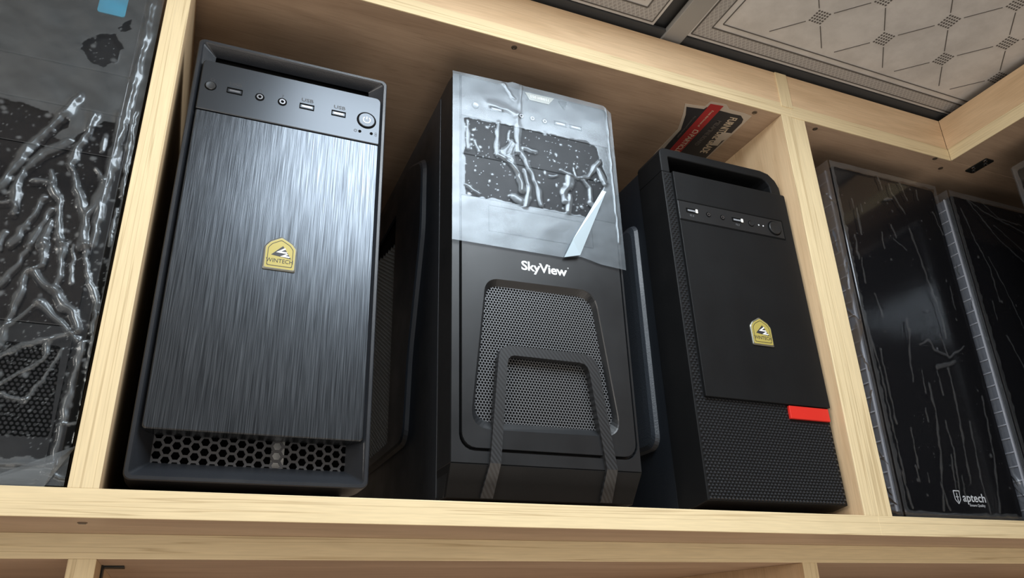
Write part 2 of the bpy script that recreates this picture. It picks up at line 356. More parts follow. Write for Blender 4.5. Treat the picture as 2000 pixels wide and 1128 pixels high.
def film(name, parent, mat, xr, zr, y, creases=(), clings=(), base=.5, clear=.02, crease_haze=.8, step=.9, amp=1.3, specks=0,
         bottom=None, top=None, left=None, fn=None, cling_noise=0., rough_amp=.25, wobble=1.2):
    """all lengths in mm; returns one mesh sheet"""
    nx = int((xr[1]-xr[0])/step)+1; nz = int((zr[1]-zr[0])/step)+1
    U, V = np.meshgrid(np.linspace(0, 1, nx), np.linspace(0, 1, nz))
    X = xr[0]+U*(xr[1]-xr[0])
    zb = np.interp(X, *zip(*bottom)) if bottom else np.full(X.shape, zr[0])
    zt = np.interp(X, *zip(*top)) if top else np.full(X.shape, zr[1])
    Z = zb+V*(zt-zb)
    wx = waves(X, Z, 14)*wobble*.5; wz = waves(X, Z, 14)*wobble*.5
    haze = np.full(X.shape, base)+waves(X, Z, 30)*.10*base+waves(X, Z, 9)*.05*base
    lift = waves(X, Z, 35)*rough_amp
    if clings:
        mk = np.zeros(X.shape, bool)
        for p in clings: mk |= poly_mask(X+wx*1.5, Z+wz*1.5, p)
        if cling_noise: mk &= (waves(X, Z, 10)+waves(X, Z, 4)*.6) < cling_noise
        haze = np.where(mk, clear, haze); lift = np.where(mk, lift*.35, lift+.25)
        if specks:
            idx = np.argwhere(mk)
            for q in idx[rng.randint(0, len(idx), specks)]:
                cx, cz = X[q[0], q[1]], Z[q[0], q[1]]; rr = .35+rng.rand()**5*2.2; el = 1+rng.rand()*.8; a = rng.rand()*3.14
                x0, x1 = max(0, q[1]-5), q[1]+6; z0, z1 = max(0, q[0]-5), q[0]+6
                dx, dz = X[z0:z1, x0:x1]-cx, Z[z0:z1, x0:x1]-cz
                d = np.hypot(dx*math.cos(a)+dz*math.sin(a), (-dx*math.sin(a)+dz*math.cos(a))*el)
                g = np.clip(1.4-d/rr, 0, 1); haze[z0:z1, x0:x1] = np.maximum(haze[z0:z1, x0:x1], g*(.6+rng.rand()*.5)*crease_haze); lift[z0:z1, x0:x1] += g*.25
    for wd, p in creases:
        d = seg_dist(X+wx, Z+wz, p)*(1+.25*np.sin(Z/7.+wd)); h = wd*.5
        g = np.clip(1.25-d/h, 0, 1)**.6; rim = np.exp(-((d-h*.75)/(h*.35+.3))**2)
        haze = np.maximum(haze, g*crease_haze*.55+rim*crease_haze*.3*(g > 0)); lift += np.exp(-(d/h)**2)*amp*min(1.6, wd/3.5)
    P = np.stack([X, y-lift, Z], -1).reshape(-1, 3)/1000
    if fn: P = fn(P)
    q = np.arange(nx*nz).reshape(nz, nx); F = np.stack([q[:-1, :-1], q[:-1, 1:], q[1:, 1:], q[1:, :-1]], -1).reshape(-1, 4)
    me = bpy.data.meshes.new(name); me.vertices.add(len(P)); me.vertices.foreach_set('co', P.astype(np.float32).ravel())
    me.loops.add(F.size); me.loops.foreach_set('vertex_index', F.astype(np.int32).ravel())
    me.polygons.add(len(F)); me.polygons.foreach_set('loop_start', np.arange(0, F.size, 4, dtype=np.int32))
    me.polygons.foreach_set('use_smooth', np.ones(len(F), bool)); me.update(calc_edges=True)
    at = me.attributes.new('haze', 'FLOAT', 'POINT'); at.data.foreach_set('value', np.clip(haze, 0, 1).astype(np.float32).ravel())
    return put(name, me, mat, parent)

# ================================================================== THE SETTING
DEPTH = 0.46
def struct(name, mat, *b_):
    o = MB().box(*b_).build(name, mat); o['kind'] = 'structure'; return o
struct('floor', 'floor', -3, 1.62, -3.5, .62, -1.80, -1.75)
struct('wall_back', 'wall', -3, 1.62, .55, .62, -1.75, .60)
struct('wall_right', 'wall', 1.55, 1.62, -3.5, .55, -1.75, .60)

CZ = .576
ceil = thing('ceiling', (0, 0, 0), label=None, kind='structure')
# one ceiling tile, built around its centre
HB, HI, HJ = .294, .276, .2665
def strip(b_, p, q, wd, z0, z1):
    p = Vector(p); q = Vector(q); d = (q-p).normalized()*wd/2; n = Vector((-d.y, d.x))
    b_.prism([tuple(p-n), tuple(q-n), tuple(q+n), tuple(p+n)], z0, z1, 'xy')
def make_tile(cx, cy, x0, x1, first=None):
    t = MB().box(x0-cx, x1-cx, -.299, .299, 0, .006).build('ceiling_tile', 'tile', ceil) if first is None else None
    if first is None:
        t.location = (cx, cy, CZ)
        b_ = MB()
        for (a, c) in ((HI, HB),):
            o = [(-c, -c), (c, -c), (c, c), (-c, c)]; i_ = [(-a, -a), (a, -a), (a, a), (-a, a)]
            L = lambda pp, z: [(p[0], p[1], z) for p in pp]
            b_.loops([L(o, 0), L(o, -.0006), L(i_, -.0006), L(i_, 0)])
        b_.build('border_band', 'band', t)
        b_ = MB()
        for h, wd in ((HB, .0016), (HI, .0016), (HJ, .0010)):
            for s_ in (-1, 1):
                strip(b_, (-h, s_*h), (h, s_*h), wd, -.0010, 0); strip(b_, (s_*h, -h), (s_*h, h), wd, -.0010, 0)
        # diamond lattice with dotted crossings
        g = .0525; ends = .2575; gap = .0115
        for i in range(-9, 10):
            for s_ in (-1, 1):
                for k in range(-12, 12):
                    a = Vector((i*2*g+k*g+g-.005, s_*k*g+.004)); c = a+Vector((g, s_*g))
                    a2, c2 = a+Vector((gap, s_*gap)), c-Vector((gap, s_*gap))
                    na_ = max(abs(a.x), abs(a.y)); nc_ = max(abs(c.x), abs(c.y))
                    if na_ > ends and nc_ > ends: continue
                    if na_ > ends: a2 = c-Vector((g, s_*g))*.80
                    if nc_ > ends: c2 = a+Vector((g, s_*g))*.80
                    if max(abs(a2.x), abs(a2.y), abs(c2.x), abs(c2.y)) > HJ: continue
                    strip(b_, a2, c2, .0010, -.0005, 0)
        for i in range(-5, 6):
            for j in range(-5, 6):
                if (i+j) % 2 == 0: continue
                c = (i*g-.005, j*g+.004)
                if max(abs(c[0]), abs(c[1])) > ends-.02: continue
                for k in range(5):
                    for l in range(5):
                        x = c[0]+(k-2)*.0041+0; y = c[1]+(l-2)*.0041
                        b_.prism([(x-.0011, y-.0011), (x+.0011, y-.0011), (x+.0011, y+.0011), (x-.0011, y+.0011)], -.0005, 0, 'xy')
        o = b_.build('pressed_line_pattern', 'line', t); o['kind'] = 'stuff'
        return t
    t = first.copy(); COL.objects.link(t); t.parent = ceil; t.location = (cx, cy, CZ)
    for ch in first.children:
        c = ch.copy(); COL.objects.link(c); c.parent = t
    return t
tile0 = make_tile(.856, -.3053, .5575, 1.1545)
PITCH = .640
for i in range(-3, 2):
    for j in range(-3, 2):
        if (i, j) == (0, 0): continue
        make_tile(.856+i*PITCH-(.005 if i < 0 else 0), -.3053+j*.626, 0, 0, tile0)
for i in range(-3, 2):
    x = .543+i*PITCH+(0 if i <= 0 else 0)
    box('ceiling_bar', 'bar', ceil, x-.0138, x+.0138, -2.5, .55, CZ-.004, CZ+.004, .001)
for j in range(-3, 2):
    y = -.3053+.313+j*.626
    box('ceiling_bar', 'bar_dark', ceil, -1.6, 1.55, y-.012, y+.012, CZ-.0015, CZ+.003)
box('ceiling_slab', 'bar_dark', ceil, -3, 1.62, -3.5, .55, CZ+.012, CZ+.03)

# ================================================================== SHELVING
def screw(parent, x, y, z, name='screw'):
    b_ = MB(); n = 16; c = [(math.cos(6.2832*i/n), math.sin(6.2832*i/n)) for i in range(n)]
    L = lambda rr, zz: [(x+rr*a, y+rr*q, zz) for a, q in c]
    b_.loops([L(.0033, z+.001), L(.0033, z-.0004), L(.0022, z-.0007), L(.0010, z-.0002)], cap1=True)
    b_.box(x-.0025, x+.0025, y-.0004, y+.0004, z-.0011, z-.0002)
    return b_.build(name, 'screw', parent)
ES = .0018
ca = thing('cabinet', (0, 0, 0), label='light maple open cabinet holding the three unwrapped black computer towers', cat='cabinet')
def boardx(parent, x0, x1, z0, z1, name, mat='lam_x', y0=0., y1=DEPTH, strip_name='edge_strip'):
    o = box(name, mat, parent, x0, x1, y0+ES, y1, z0, z1, .0004)
    box(strip_name, 'pine_x', parent, x0, x1, y0, y0+ES, z0-.0002, z1+.0002, .0005); return o
def boardz(parent, x0, x1, z0, z1, name, y0=0., y1=DEPTH):
    o = box(name, 'lam_z', parent, x0, x1, y0+ES, y1, z0, z1, .0004)
    box('edge_strip', 'pine_z', parent, x0-.0002, x1+.0002, y0, y0+ES, z0, z1, .0005); return o
XL, XJ, XR = -.44, .7125, 1.50
boardx(ca, XL, XJ, -.019, 0, 'bottom_board')
boardx(ca, XL, XJ, .4965, .5155, 'top_board')
boardz(ca, -.0189, 0, 0, .4965, 'divider')
boardz(ca, .6960, XJ-.0002, 0, .4965, 'side_panel')
boardz(ca, XL, XL+.019, 0, .4965, 'side_panel')
box('back_panel', 'lam_x', ca, XL, XJ, DEPTH, DEPTH+.006, -.019, .5155)
box('fascia_board', 'face_x', ca, XL, XJ-.0003, .0006, .019, .5155, .565, .0006)
for x, y in ((.3283, .009), (.6610, .0095)): screw(ca, x, y, .4965)
screw(ca, -.0085, .028, -.019)

cb = thing('corner_cabinet', (0, 0, 0), label='light maple corner cabinet turning toward the viewer at the right edge', cat='cabinet')
boardx(cb, XJ, XR, -.019, 0, 'bottom_board')
b_ = box('top_board', 'lam_x', cb, XJ, XR, ES, DEPTH, .4965, .5155, .0004)
box('edge_strip', 'pine_x', cb, XJ, 1.0, 0, ES, .4963, .5157, .0005)
boardz(cb, XJ+.0004, .7340, 0, .4965, 'side_panel', y0=.0007)
box('fascia_board', 'face_x', cb, XJ, 1.0, .0006, .019, .5155, .565, .0006)
box('back_panel', 'lam_x', cb, XJ, XR, DEPTH, DEPTH+.006, -.019, .5155)
# the wing toward the viewer
WY = -1.90
box('wing_top_board', 'lam_x', cb, 1.0+ES, XR, WY, ES, .4967, .5155, .0004)
box('edge_strip', 'pine_y', cb, 1.0, 1.0+ES, WY, 0, .4963, .5157, .0005)
box('fascia_board', 'face_y', cb, 1.0, 1.019, WY, .0006, .5157, .565, .0006)
box('wing_bottom_board', 'lam_y', cb, 1.0+ES, XR, WY, ES, -.019, -.0002, .0004)
box('edge_strip', 'pine_y', cb, 1.0, 1.0+ES, WY, 0, -.0192, .0002, .0005)
box('side_panel', 'lam_z', cb, 1.0, XR, WY-.019, WY, -.019, .565, .0004)
box('back_panel', 'lam_z', cb, XR, XR+.006, WY-.019, DEPTH+.006, -.019, .5155)
box('joint_cover', 'pine_z', cb, .6985, .7170, -.0010, .0008, .5100, .5645, .0004)
for x, y in ((.7598, .0095), (.9735, .0045), (1.0030, .020)): screw(cb, x, y, .4965)
pl = MB().prism(rrect(1.0425, 1.0592, -.0225, .0125, .002), .4949, .4967, 'xy').build('mending_plate', 'plate', cb, .0003)
for y in (-.0175, -.0115, .0015, .0075): 
    o = screw(pl, 1.0465+(.008 if y in (-.0115, .0075) else 0), y, .4945); o.data.materials[0] = M['chrome']

lc = thing('lower_cabinet', (0, 0, -1.75), label='recessed maple cabinet under the overhanging shelf, at the bottom edge', cat='cabinet')
LY = .092
def lz(z): return z+1.75
boardx(lc, XL, XR, lz(-.0375), lz(-.0192), 'top_board', y0=LY)
for x0, x1 in ((-.0195, -.0005), (.6890, .7085), (XL, XL+.019), (XR-.019, XR)):
    boardz(lc, x0, x1, 0, lz(-.0375), 'divider', y0=LY)
boardx(lc, XL+.019, -.0195, lz(-.50), lz(-.481), 'shelf_board', y0=LY+.001)
boardx(lc, -.0005, .689, lz(-.50), lz(-.481), 'shelf_board', y0=LY+.001)
boardx(lc, .7085, XR-.019, lz(-.50), lz(-.481), 'shelf_board', y0=LY+.001)
box('corner_bracket', 'plate', lc, .0005, .0165, .155, .172, lz(-.0391), lz(-.0376), .0003)
box('corner_bracket', 'plate', lc, -.0004, .0011, .150, .166, lz(-.0700), lz(-.0376), .0003)
box('back_panel', 'lam_x', lc, XL, XR, DEPTH, DEPTH+.006, 0, lz(-.0192))

# sticker glued under the top board
stk = MB().prism([(.5665, .0255), (.5930, .0215), (.5940, .0105), (.6165, .0085), (.6265, .0150), (.6500, .0150), (.6620, .0165), (.6655, .1080), (.672, .20), (.600, .20), (.590, .13), (.5885, .0740), (.5765, .0450)][::-1], .4961, .4964, 'xy').build('sticker', 'paper', ca)
stk['label'] = 'torn paper sticker on the underside of the top board'
MB().prism([(.5715, .0300), (.5950, .0262), (.5960, .0215), (.6350, .0215), (.6480, .0205), (.6560, .0260), (.6590, .0330), (.6675, .19), (.604, .19), (.5945, .105), (.5925, .0730), (.5800, .0440)][::-1], .4958, .4961, 'xy').build('black_print', 'label_black', stk)
MB().prism([(.5965, .0140), (.6145, .0120), (.6260, .19), (.6100, .19)][::-1], .4955, .4958, 'xy').build('red_print', 'label_red', stk)
DN = Matrix(((0, 1, 0, 0), (1, 0, 0, 0), (0, 0, -1, 0), (0, 0, 0, 1)))      # reads toward the back, seen from below
text('lettering', 'FURNITURE GRADE', .0150, 'label_cream', stk, (.6415, .0265, .4956), 'down', bold=.0003, sx=.62, align='LEFT', rot=DN @ Matrix.Rotation(math.radians(7), 4, 'Z'))
text('lettering', 'MELAMINE BOARD', .0085, 'label_grey', stk, (.6285, .0385, .4956), 'down', bold=.0002, sx=.80, align='LEFT', rot=DN @ Matrix.Rotation(math.radians(3), 4, 'Z'))
text('lettering', 'PARTICLE', .0105, 'label_cream', stk, (.6120, .0760, .4953), 'down', bold=.0001, sx=.95, align='LEFT', rot=DN @ Matrix.Rotation(math.radians(4), 4, 'Z'))
text('lettering', 'From the house of', .0046, 'label_cream', stk, (.6070, .0240, .4953), 'down', sx=1.0, align='LEFT', rot=DN @ Matrix.Rotation(math.radians(4), 4, 'Z'))
text('lettering', 'Pre Laminated Particle Board', .0040, 'label_grey', stk, (.5930, .0420, .4956), 'down', sx=1.0, align='LEFT', rot=DN @ Matrix.Rotation(math.radians(6), 4, 'Z'))
b_ = MB()
ho = [(.6085, .0660), (.6150, .0660), (.6170, .0705), (.6140, .0735), (.6095, .0735)]; cc = (.6125, .0702)
hi = [(cc[0]+(p[0]-cc[0])*.70, cc[1]+(p[1]-cc[1])*.70) for p in ho]
L = lambda pp, z: [(p[0], p[1], z) for p in pp]
b_.loops([L(ho, .4955), L(ho, .4953), L(hi, .4953), L(hi, .4955)]); b_.build('emblem_print', 'label_cream', stk)
MB().prism([(.6470, .0580), (.6600, .0560), (.6610, .0700), (.6585, .0745), (.6600, .0860), (.6510, .0880)][::-1], .4953, .4956, 'xy').build('torn_patch', 'paper', stk)

# ================================================================== COMPUTER TOWERS
def usb(parent, x, z, y, w_=.0135, h=.0058, tab='port', frame='void'):
    t = MB(); L = lambda dx, dz, yy: [(x-dx, yy, z-dz), (x+dx, yy, z-dz), (x+dx, yy, z+dz), (x-dx, yy, z+dz)]
    a, c = w_/2, h/2
    t.loops([L(a, c, y+.001), L(a, c, y-.0006), L(a-.0008, c-.0008, y-.0006), L(a-.0008, c-.0008, y+.0002)], cap1=True)
    p = t.build('usb_port', frame, parent)
    box('contact_tongue', tab, p, x-a+.0022, x+a-.0022, y-.0003, y+.0008, z-.0009, z+.0011)
    return p
def jack(parent, x, z, y, rad=.0036):
    p = MB().ring(x, z, rad*1.15, rad*.72, y-.0003, y+.0006).build('audio_jack', 'void', parent)
    MB().ring(x, z, rad*.76, rad*.42, y-.0008, y+.0004).build('metal_ring', 'port', p)
    MB().disc(x, z, rad*.45, y-.0002, y+.0004).build('socket_hole', 'void', p)
    return p
def button(parent, x, z, y, rad, name, mat='io', proud=.0012):
    p = MB().ring(x, z, rad*1.14, rad*.96, y-.0002, y+.0006).build(name, 'void', parent)
    b_ = MB(); n = 32; c = [(math.cos(6.2832*i/n), math.sin(6.2832*i/n)) for i in range(n)]
    L = lambda rr, yy: [(x+rr*a, yy, z+rr*q) for a, q in c]
    b_.loops([L(rad*.97, y+.001), L(rad*.97, y-proud*.7), L(rad*.9, y-proud), L(rad*.45, y-proud*.85), L(rad*.05, y-proud*.8)], cap1=True)
    b_.build('button_cap', mat, p); return p
def power_symbol(parent, x, z, y, rad, mat):
    b_ = MB(); n = 20; a0, a1 = math.radians(125), math.radians(415); t = rad*.13
    for k in range(n):
        p, q = a0+(a1-a0)*k/n, a0+(a1-a0)*(k+1)/n
        b_.prism([(x+(rad-t)*math.cos(p), z+(rad-t)*math.sin(p)), (x+(rad+t)*math.cos(p), z+(rad+t)*math.sin(p)), (x+(rad+t)*math.cos(q), z+(rad+t)*math.sin(q)), (x+(rad-t)*math.cos(q), z+(rad-t)*math.sin(q))], y-.00008, y)
    b_.box(x-t, x+t, y-.00008, y, z+rad*.15, z+rad*1.15); return b_.build('power_symbol', mat, parent)
def badge(parent, x, z, y, w_=.0270, h=.0325):
    a, c = w_/2, h/2
    shp = lambda k: rpoly([(x-a*k, z-c*k*.98), (x+a*k, z-c*k*.98), (x+a*k, z+c*.34*k), (x+a*.72*k, z+c*.66*k), (x, z+c*k), (x-a*.72*k, z+c*.66*k), (x-a*k, z+c*.34*k)], w_*.05, 3)
    p = MB(); p.loops([Y(shp(1), y), Y(shp(1), y-.0010), Y(shp(.93), y-.0016)], cap1=True); p = p.build('badge', 'silver', parent)
    MB().loops([Y(shp(.90), y-.0015), Y(shp(.90), y-.00175)], cap1=True).build('gold_face', 'gold', p)
    MB().loops([Y(shp(.78), y-.0017), Y(shp(.78), y-.00185), Y(shp(.745), y-.00185), Y(shp(.745), y-.0017)]).build('outline_print', 'print_dark', p)
    q = lambda pts: [(x+a*u_, z+c*v_) for u_, v_ in pts]
    MB().prism(q([(-.56, -.14), (.12, .44), (.40, .10), (.68, -.27)]), y-.00185, y-.0017).build('triangle_print', 'label_black', p)
    zz = MB().prism(q([(-.27, .03), (.24, .33), (.31, .26), (.02, .10), (.42, .10), (.37, .02), (.2, .01)]), y-.0020, y-.00185)
    zz.prism(q([(0, -.19), (.40, .02), (.48, -.04), (.30, -.11), (.60, -.14), (.55, -.21), (.3, -.2)]), y-.0020, y-.00185)
    zz.build('zigzag_print', 'white', p)
    text('lettering', 'WINTECH', .0053*w_/.027, 'print_dark', p, (x, y-.0018, z-c*.46), sx=.92)
    return p
def feet(parent, W, y0, y1, h):
    for x in (.022, W-.022):
        for yy in (y0, y1):
            b_ = MB(); n = 18
            b_.loops([[(x+r_*math.cos(6.2832*i/n), yy+r_*math.sin(6.2832*i/n), zz) for i in range(n)] for r_, zz in ((.010, 0), (.011, .001), (.012, h))], cap0=True, cap1=True)
            b_.build('foot', 'black_matte', parent)

# ---------------------------------------------------------------- tower with brushed front
t1 = thing('computer_tower', (.0120, .015, 0), label='black computer tower with brushed metal front and honeycomb vent, gold badge', cat='computer')
W, H, ZB = .1770, .4130, .0095
out = lambda i_, rad: rrect(i_, W-i_, ZB+i_, H-i_, rad)
b_ = MB()
inner = rrect(.0160, W-.0160, .0260, .4030, .001)
b_.loops([Y(rrect(.001, W-.001, ZB+.001, H-.001, .005), .046), Y(out(0, .0055), .030), Y(out(0, .0055), .0008), Y(out(.0008, .005), 0), Y(out(.0032, .004), 0), Y(out(.0042, .003), .0012), [(p[0], .0110 if p[1] > .2 else .0190, p[1]) for p in inner]])
b_.build('front_bezel', 'black_satin', t1)
# inner back walls of the recess
box('recess_wall', 'void', t1, .0150, W-.0150, .0150, .0200, .064, .4060)
hex_plate('honeycomb_grille', 'comb', t1, [(.0125, .0200), (W-.0125, .0200), (W-.0125, .0665), (.0125, .0665)], .00448, .00335, .0185, .0205)
box('inner_frame', 'void', t1, .004, W-.004, .042, .044, ZB+.002, H-.002)
box('inner_bracket', 'white', t1, .104, .114, .034, .038, .028, .060)
MB().box(.0025, W-.0025, .046, .42, ZB+.002, H-.004).build('case_body', 'steel', t1, .002)
pp = MB(); q = rrect(.0070, .1708, .0468, .3330, (.003, .003, .0008, .0008))
qq = rrect(.0078, .1700, .0476, .3324, (.003, .003, .0008, .0008))
pp.loops([Y(q, .0180), Y(q, -.0010), Y(qq, -.0020)], cap1=True, cap0=True); pp.build('front_panel', 'brushed', t1)
pp = MB(); q = rrect(.0065, .1713, .3345, .3885, (.0008, .0008, .0045, .0035)); qq = rrect(.0072, .1706, .3352, .3878, (.0008, .0008, .0045, .0035))
pp.loops([Y(q, .0185), Y(q, -.0008), Y(qq, -.0016)], cap1=True, cap0=True); io = pp.build('port_panel', 'io', t1)
y = -.0016; dx = -.0120
button(io, .0277+dx, .3606, y, .0044, 'reset_button', 'button_metal')
for x in (.0485, .1132, .1430): usb(io, x+dx, .3602, y, tab='white' if x > .14 else 'port')
for x in (.0705, .0907): jack(io, x+dx, .3598, y)
pb = button(io, .1700+dx, .3594, y, .0083, 'power_button', 'io'); power_symbol(pb, .1700+dx, .3594, y-.0011, .0034, 'print_light')
for x in (.0485, .1132, .1435): text('lettering', 'USB', .0052, 'print_dark', io, (x+dx, y, .3674), sx=1.25, bold=.0001)
text('lettering', 'n', .0060, 'print_dark', io, (.0705+dx, y, .3675)); text('lettering', 'y', .0052, 'print_dark', io, (.0907+dx, y, .3675), sx=1)
MB().ring(.0287+dx, .3676, .0019, .0013, y-.0001, y, 6).build('reset_symbol', 'print_dark', io)
for x in (.1642, .1754): MB().disc(x+dx, .3454, .0015, y-.0003, y+.0002).build('indicator_light', 'void', io)
MB().ring(.1600+dx, .3454, .0016, .0010, y-.0001, y, 10).build('lamp_symbol', 'print_dark', io)
b_ = MB().ring(.1798+dx, .3464, .0012, .0008, y-.0001, y, 10); b_.ring(.1798+dx, .3443, .0012, .0008, y-.0001, y, 10); b_.build('disk_symbol', 'print_dark', io)
badge(t1, .1033+dx, .2030, -.0018)
feet(t1, W, .06, .38, .0115)

# ---------------------------------------------------------------- tower half covered with film
t2 = thing('computer_tower', (.2570, .012, 0), label='black computer tower with round-holed mesh grille, its upper front under wrinkled film', cat='computer')
W, H = .1868, .4440
side = [(.0, .0335), (.018, .0085), (.050, .0085), (.050, .4380), (.012, .4430), (.004, .4415), (.0, .4370)]
b_ = MB(); b_.prism([(p[0]+(.0125 if p[0] < .0125 and p[1] > .03 else 0), p[1]) if False else p for p in [(.006, .0335), (.0215, .0075), (.050, .0075), (.050, .4400), (.016, .4415), (.006, .4400)]], .0004, W-.0004, 'yz'); b_.build('bezel_core', 'black', t2)
# raised outer rim with the groove around the door
door = rrect(.0098, .1822, .0470, .4412, (.013, .013, .004, .002))
rim_o = rrect(0, W, .0335, .4430, (.0005, .0005, .006, .003)); c = (W/2, .24)
lo, li = holed_loops(rim_o, rrect(.0079, .1841, .0448, .4425, (.014, .014, .004, .002)), c)
sh = lambda l, k: [(c[0]+(p[0]-c[0])*(1-k*.006), c[1]+(p[1]-c[1])*(1-k*.003)) for p in l]
b_ = MB(); top_ = lambda l, d: [(p[0], p[1]-(d if p[1] > .43 else 0)) for p in l]
b_.loops([Y(top_(lo, .004), .040), Y(top_(lo, .0005), .014), Y(top_(lo, .0012), .006), Y(top_(lo, .0030), .0016), Y(sh(lo, 1), 0), Y([(c[0]+(p[0]-c[0])*1.004, c[1]+(p[1]-c[1])*1.002) for p in li], 0), Y(li, .0010), Y(li, .0065)]); b_.build('bezel_rim', 'black', t2)
b_ = MB(); b_.add([(0, 0, .0335), (W, 0, .0335), (W-.003, .0165, .0070), (.0015, .0165, .0070), (0, .04, .0335), (W, .04, .0335), (W-.003, .04, .0070), (.0015, .04, .0070)], [(0, 1, 2, 3), (4, 7, 6, 5), (0, 4, 5, 1), (1, 5, 6, 2), (2, 6, 7, 3), (3, 7, 4, 0)]); b_.build('chin', 'black_matte', t2, .0008)
# door with trapezoid opening
hole = rpoly([(.0345, .2080), (.1500, .2110), (.1675, .0660), (.0180, .0640)], [.014, .018, .020, .020], 8)
hole_in = rpoly([(.0370, .2035), (.1475, .2060), (.1640, .0715), (.0222, .0715)], [.012, .016, .018, .018], 8)
low = rrect(.0098, .1822, .0470, .2945, (.013, .013, .0005, .0005)); c = (.094, .140)
an = sorted(set(round(math.atan2(p[1]-c[1], p[0]-c[0]), 5) for p in low+hole+hole_in))
o_, h_, hi_ = (raycast_loop(p, c, an) for p in (low, hole, hole_in))
b_ = MB(); b_.loops([Y(o_, .006), Y(o_, -.0004), Y(sh(o_, .4), -.0010), Y([(c[0]+(p[0]-c[0])*1.012, c[1]+(p[1]-c[1])*1.012) for p in h_], -.0010), Y(h_, -.0002), Y(hi_, .0050)])
b_.build('front_panel', 'black', t2)
hex_plate('mesh_grille', 'mesh_metal', t2, rpoly([(.034, .207), (.150, .210), (.168, .066), (.018, .066)], .012), .00172, .00134, .0048, .0054, flat=False)
MB().prism(hole, .0052, .0060).build('mesh_backing', 'void', t2)
for z0, z1, nm in ((.2955, .3428, 'drive_bay_cover'), (.3438, .3895, 'drive_bay_cover'), (.3905, .4412, 'port_panel')):
    q = rrect(.0098, .1822, z0, z1, (.0005, .0005, .004, .0015) if nm == 'port_panel' else .0005)
    pp = MB(); pp.loops([Y(q, .006), Y(q, -.0006), Y([((p[0]-.096)*.996+.096, (p[1]-(z0+z1)/2)*.985+(z0+z1)/2) for p in q], -.0010)], cap0=True, cap1=True)
    io = pp.build(nm, 'black_matte' if nm != 'port_panel' else 'black_satin', t2)
fl = MB(); lo, li = holed_loops(rrect(.0378, .1535, .2597, .2892, .0005), rrect(.0386, .1527, .2605, .2884, .0005), (.0956, .2744))
fl.loops([Y(lo, -.0009), Y(lo, -.0013), Y(li, -.0013), Y(li, -.0009)]); fl.build('bay_outline', 'void', t2)
dx = -.257; y = -.0010
button(io, .2820+dx, .4055, y, .0036, 'reset_button', 'button_metal')
usb(io, .3060+dx, .4070, y, .0150, .0060)
for x in (.3345, .3475, .3620): jack(io, x+dx, .4062, y, .0031)
for x in (.3810, .4000): usb(io, x+dx, .4078, y, .0150, .0055)
MB().prism([(.0827, .4390), (.1182, .4400), (.1107, .4300), (.0879, .4300)], y-.0008, y).build('emblem_plate', 'silver', io)
text('lettering', '150 HBB51', .0046, 'white', io, (.1002, y-.0009, .4350), sx=1.1)
MB().prism(rpoly([(.1225, .4390), (.1340, .4395), (.1300, .4270)], .0015), y-.0010, y).build('power_button', 'gloss', io)
sk = text('lettering', 'SkyView', .0136, 'print_light', t2, (.0957, -.0010, .2275), bold=.0003, sx=1.12, spacing=.95)
MB().ring(.1222, .2325, .0007, .0004, -.0012, -.0010, 10).build('trademark_print', 'print_light', t2)
# arch-shaped carbon band over the grille
arch_o = [(.0345, .0340), (.0445, .1310), (.0465, .1375), (.0505, .1410), (.0560, .1425), (.1325, .1425), (.1400, .1405), (.1450, .1360), (.1475, .1290), (.1590, .0340)]
arch_i = [(.0445, .0340), (.0530, .1240), (.0540, .1290), (.0565, .1322), (.0600, .1332), (.1270, .1332), (.1320, .1322), (.1350, .1295), (.1370, .1240), (.1480, .0340)]
b_ = MB(); poly = arch_o+arch_i[::-1]; n = len(arch_o)
vs = []; 
for yy in (-.0035, .0050): vs += [(p[0], yy, p[1]) for p in arch_o]+[(p[0], yy, p[1]) for p in arch_i]
fs = []
for i in range(n-1):
    fs += [(i, i+1, n+i+1, n+i), (2*n+i, 3*n+i, 3*n+i+1, 2*n+i+1), (i, 2*n+i, 2*n+i+1, i+1), (n+i, n+i+1, 3*n+i+1, 3*n+i)]
b_.add(vs, fs)
ar = b_.build('arch_band', 'carbon', t2)
for xa, xb, xc, xd in ((.0345, .0445, .0315, .0430), (.1480, .1590, .1480, .1600)):
    b_ = MB().add([(xa, -.0035, .0340), (xb, -.0035, .0340), (xd, .0135, .0072), (xc, .0135, .0072), (xa, .002, .0350), (xb, .002, .0350), (xd, .018, .0075), (xc, .018, .0075)],
           [(0, 1, 2, 3), (0, 4, 5, 1), (1, 5, 6, 2), (2, 6, 7, 3), (3, 7, 4, 0)])
    b_.build('arch_band_leg', 'carbon', t2)
# steel body, left side panel with raised field and vents
box('case_body', 'steel', t2, .0020, W-.002, .050, .42, .0085, .4380, .0015)
dy = -.012
sp = MB().prism(rrect(.0385, .42, .0090, .4375, .002), -.0006, .0022, 'yz').build('side_panel', 'steel', t2, .0005)
fo = rpoly([(.098+dy, .390), (.098+dy, .300), (.136+dy, .170), (.146+dy, .078), (.390, .078), (.390, .415), (.140, .415)], .018, 6)
cfo = (.25, .24)
sc = lambda l, k: [(cfo[0]+(p[0]-cfo[0])*k, cfo[1]+(p[1]-cfo[1])*k) for p in l]
an = sorted(set(round(math.atan2(p[1]-cfo[1], p[0]-cfo[0]), 5) for p in fo))
vo = [(.210+dy, .376), (.210+dy, .092), (.365, .092), (.365, .376)]
an = sorted(set(an+[round(math.atan2(p[1]-cfo[1], p[0]-cfo[0]), 5) for p in vo]))
fo2, vo2 = raycast_loop(fo, cfo, an), raycast_loop(vo, cfo, an)
Xl = lambda l, x: [(x, p[0], p[1]) for p in l]
MB().loops([Xl(fo2, .0), Xl(sc(fo2, .985), -.0045), Xl(sc(fo2, .97), -.0060), Xl(vo2, -.0060), Xl(vo2, -.0030)]).build('raised_field', 'steel', t2)
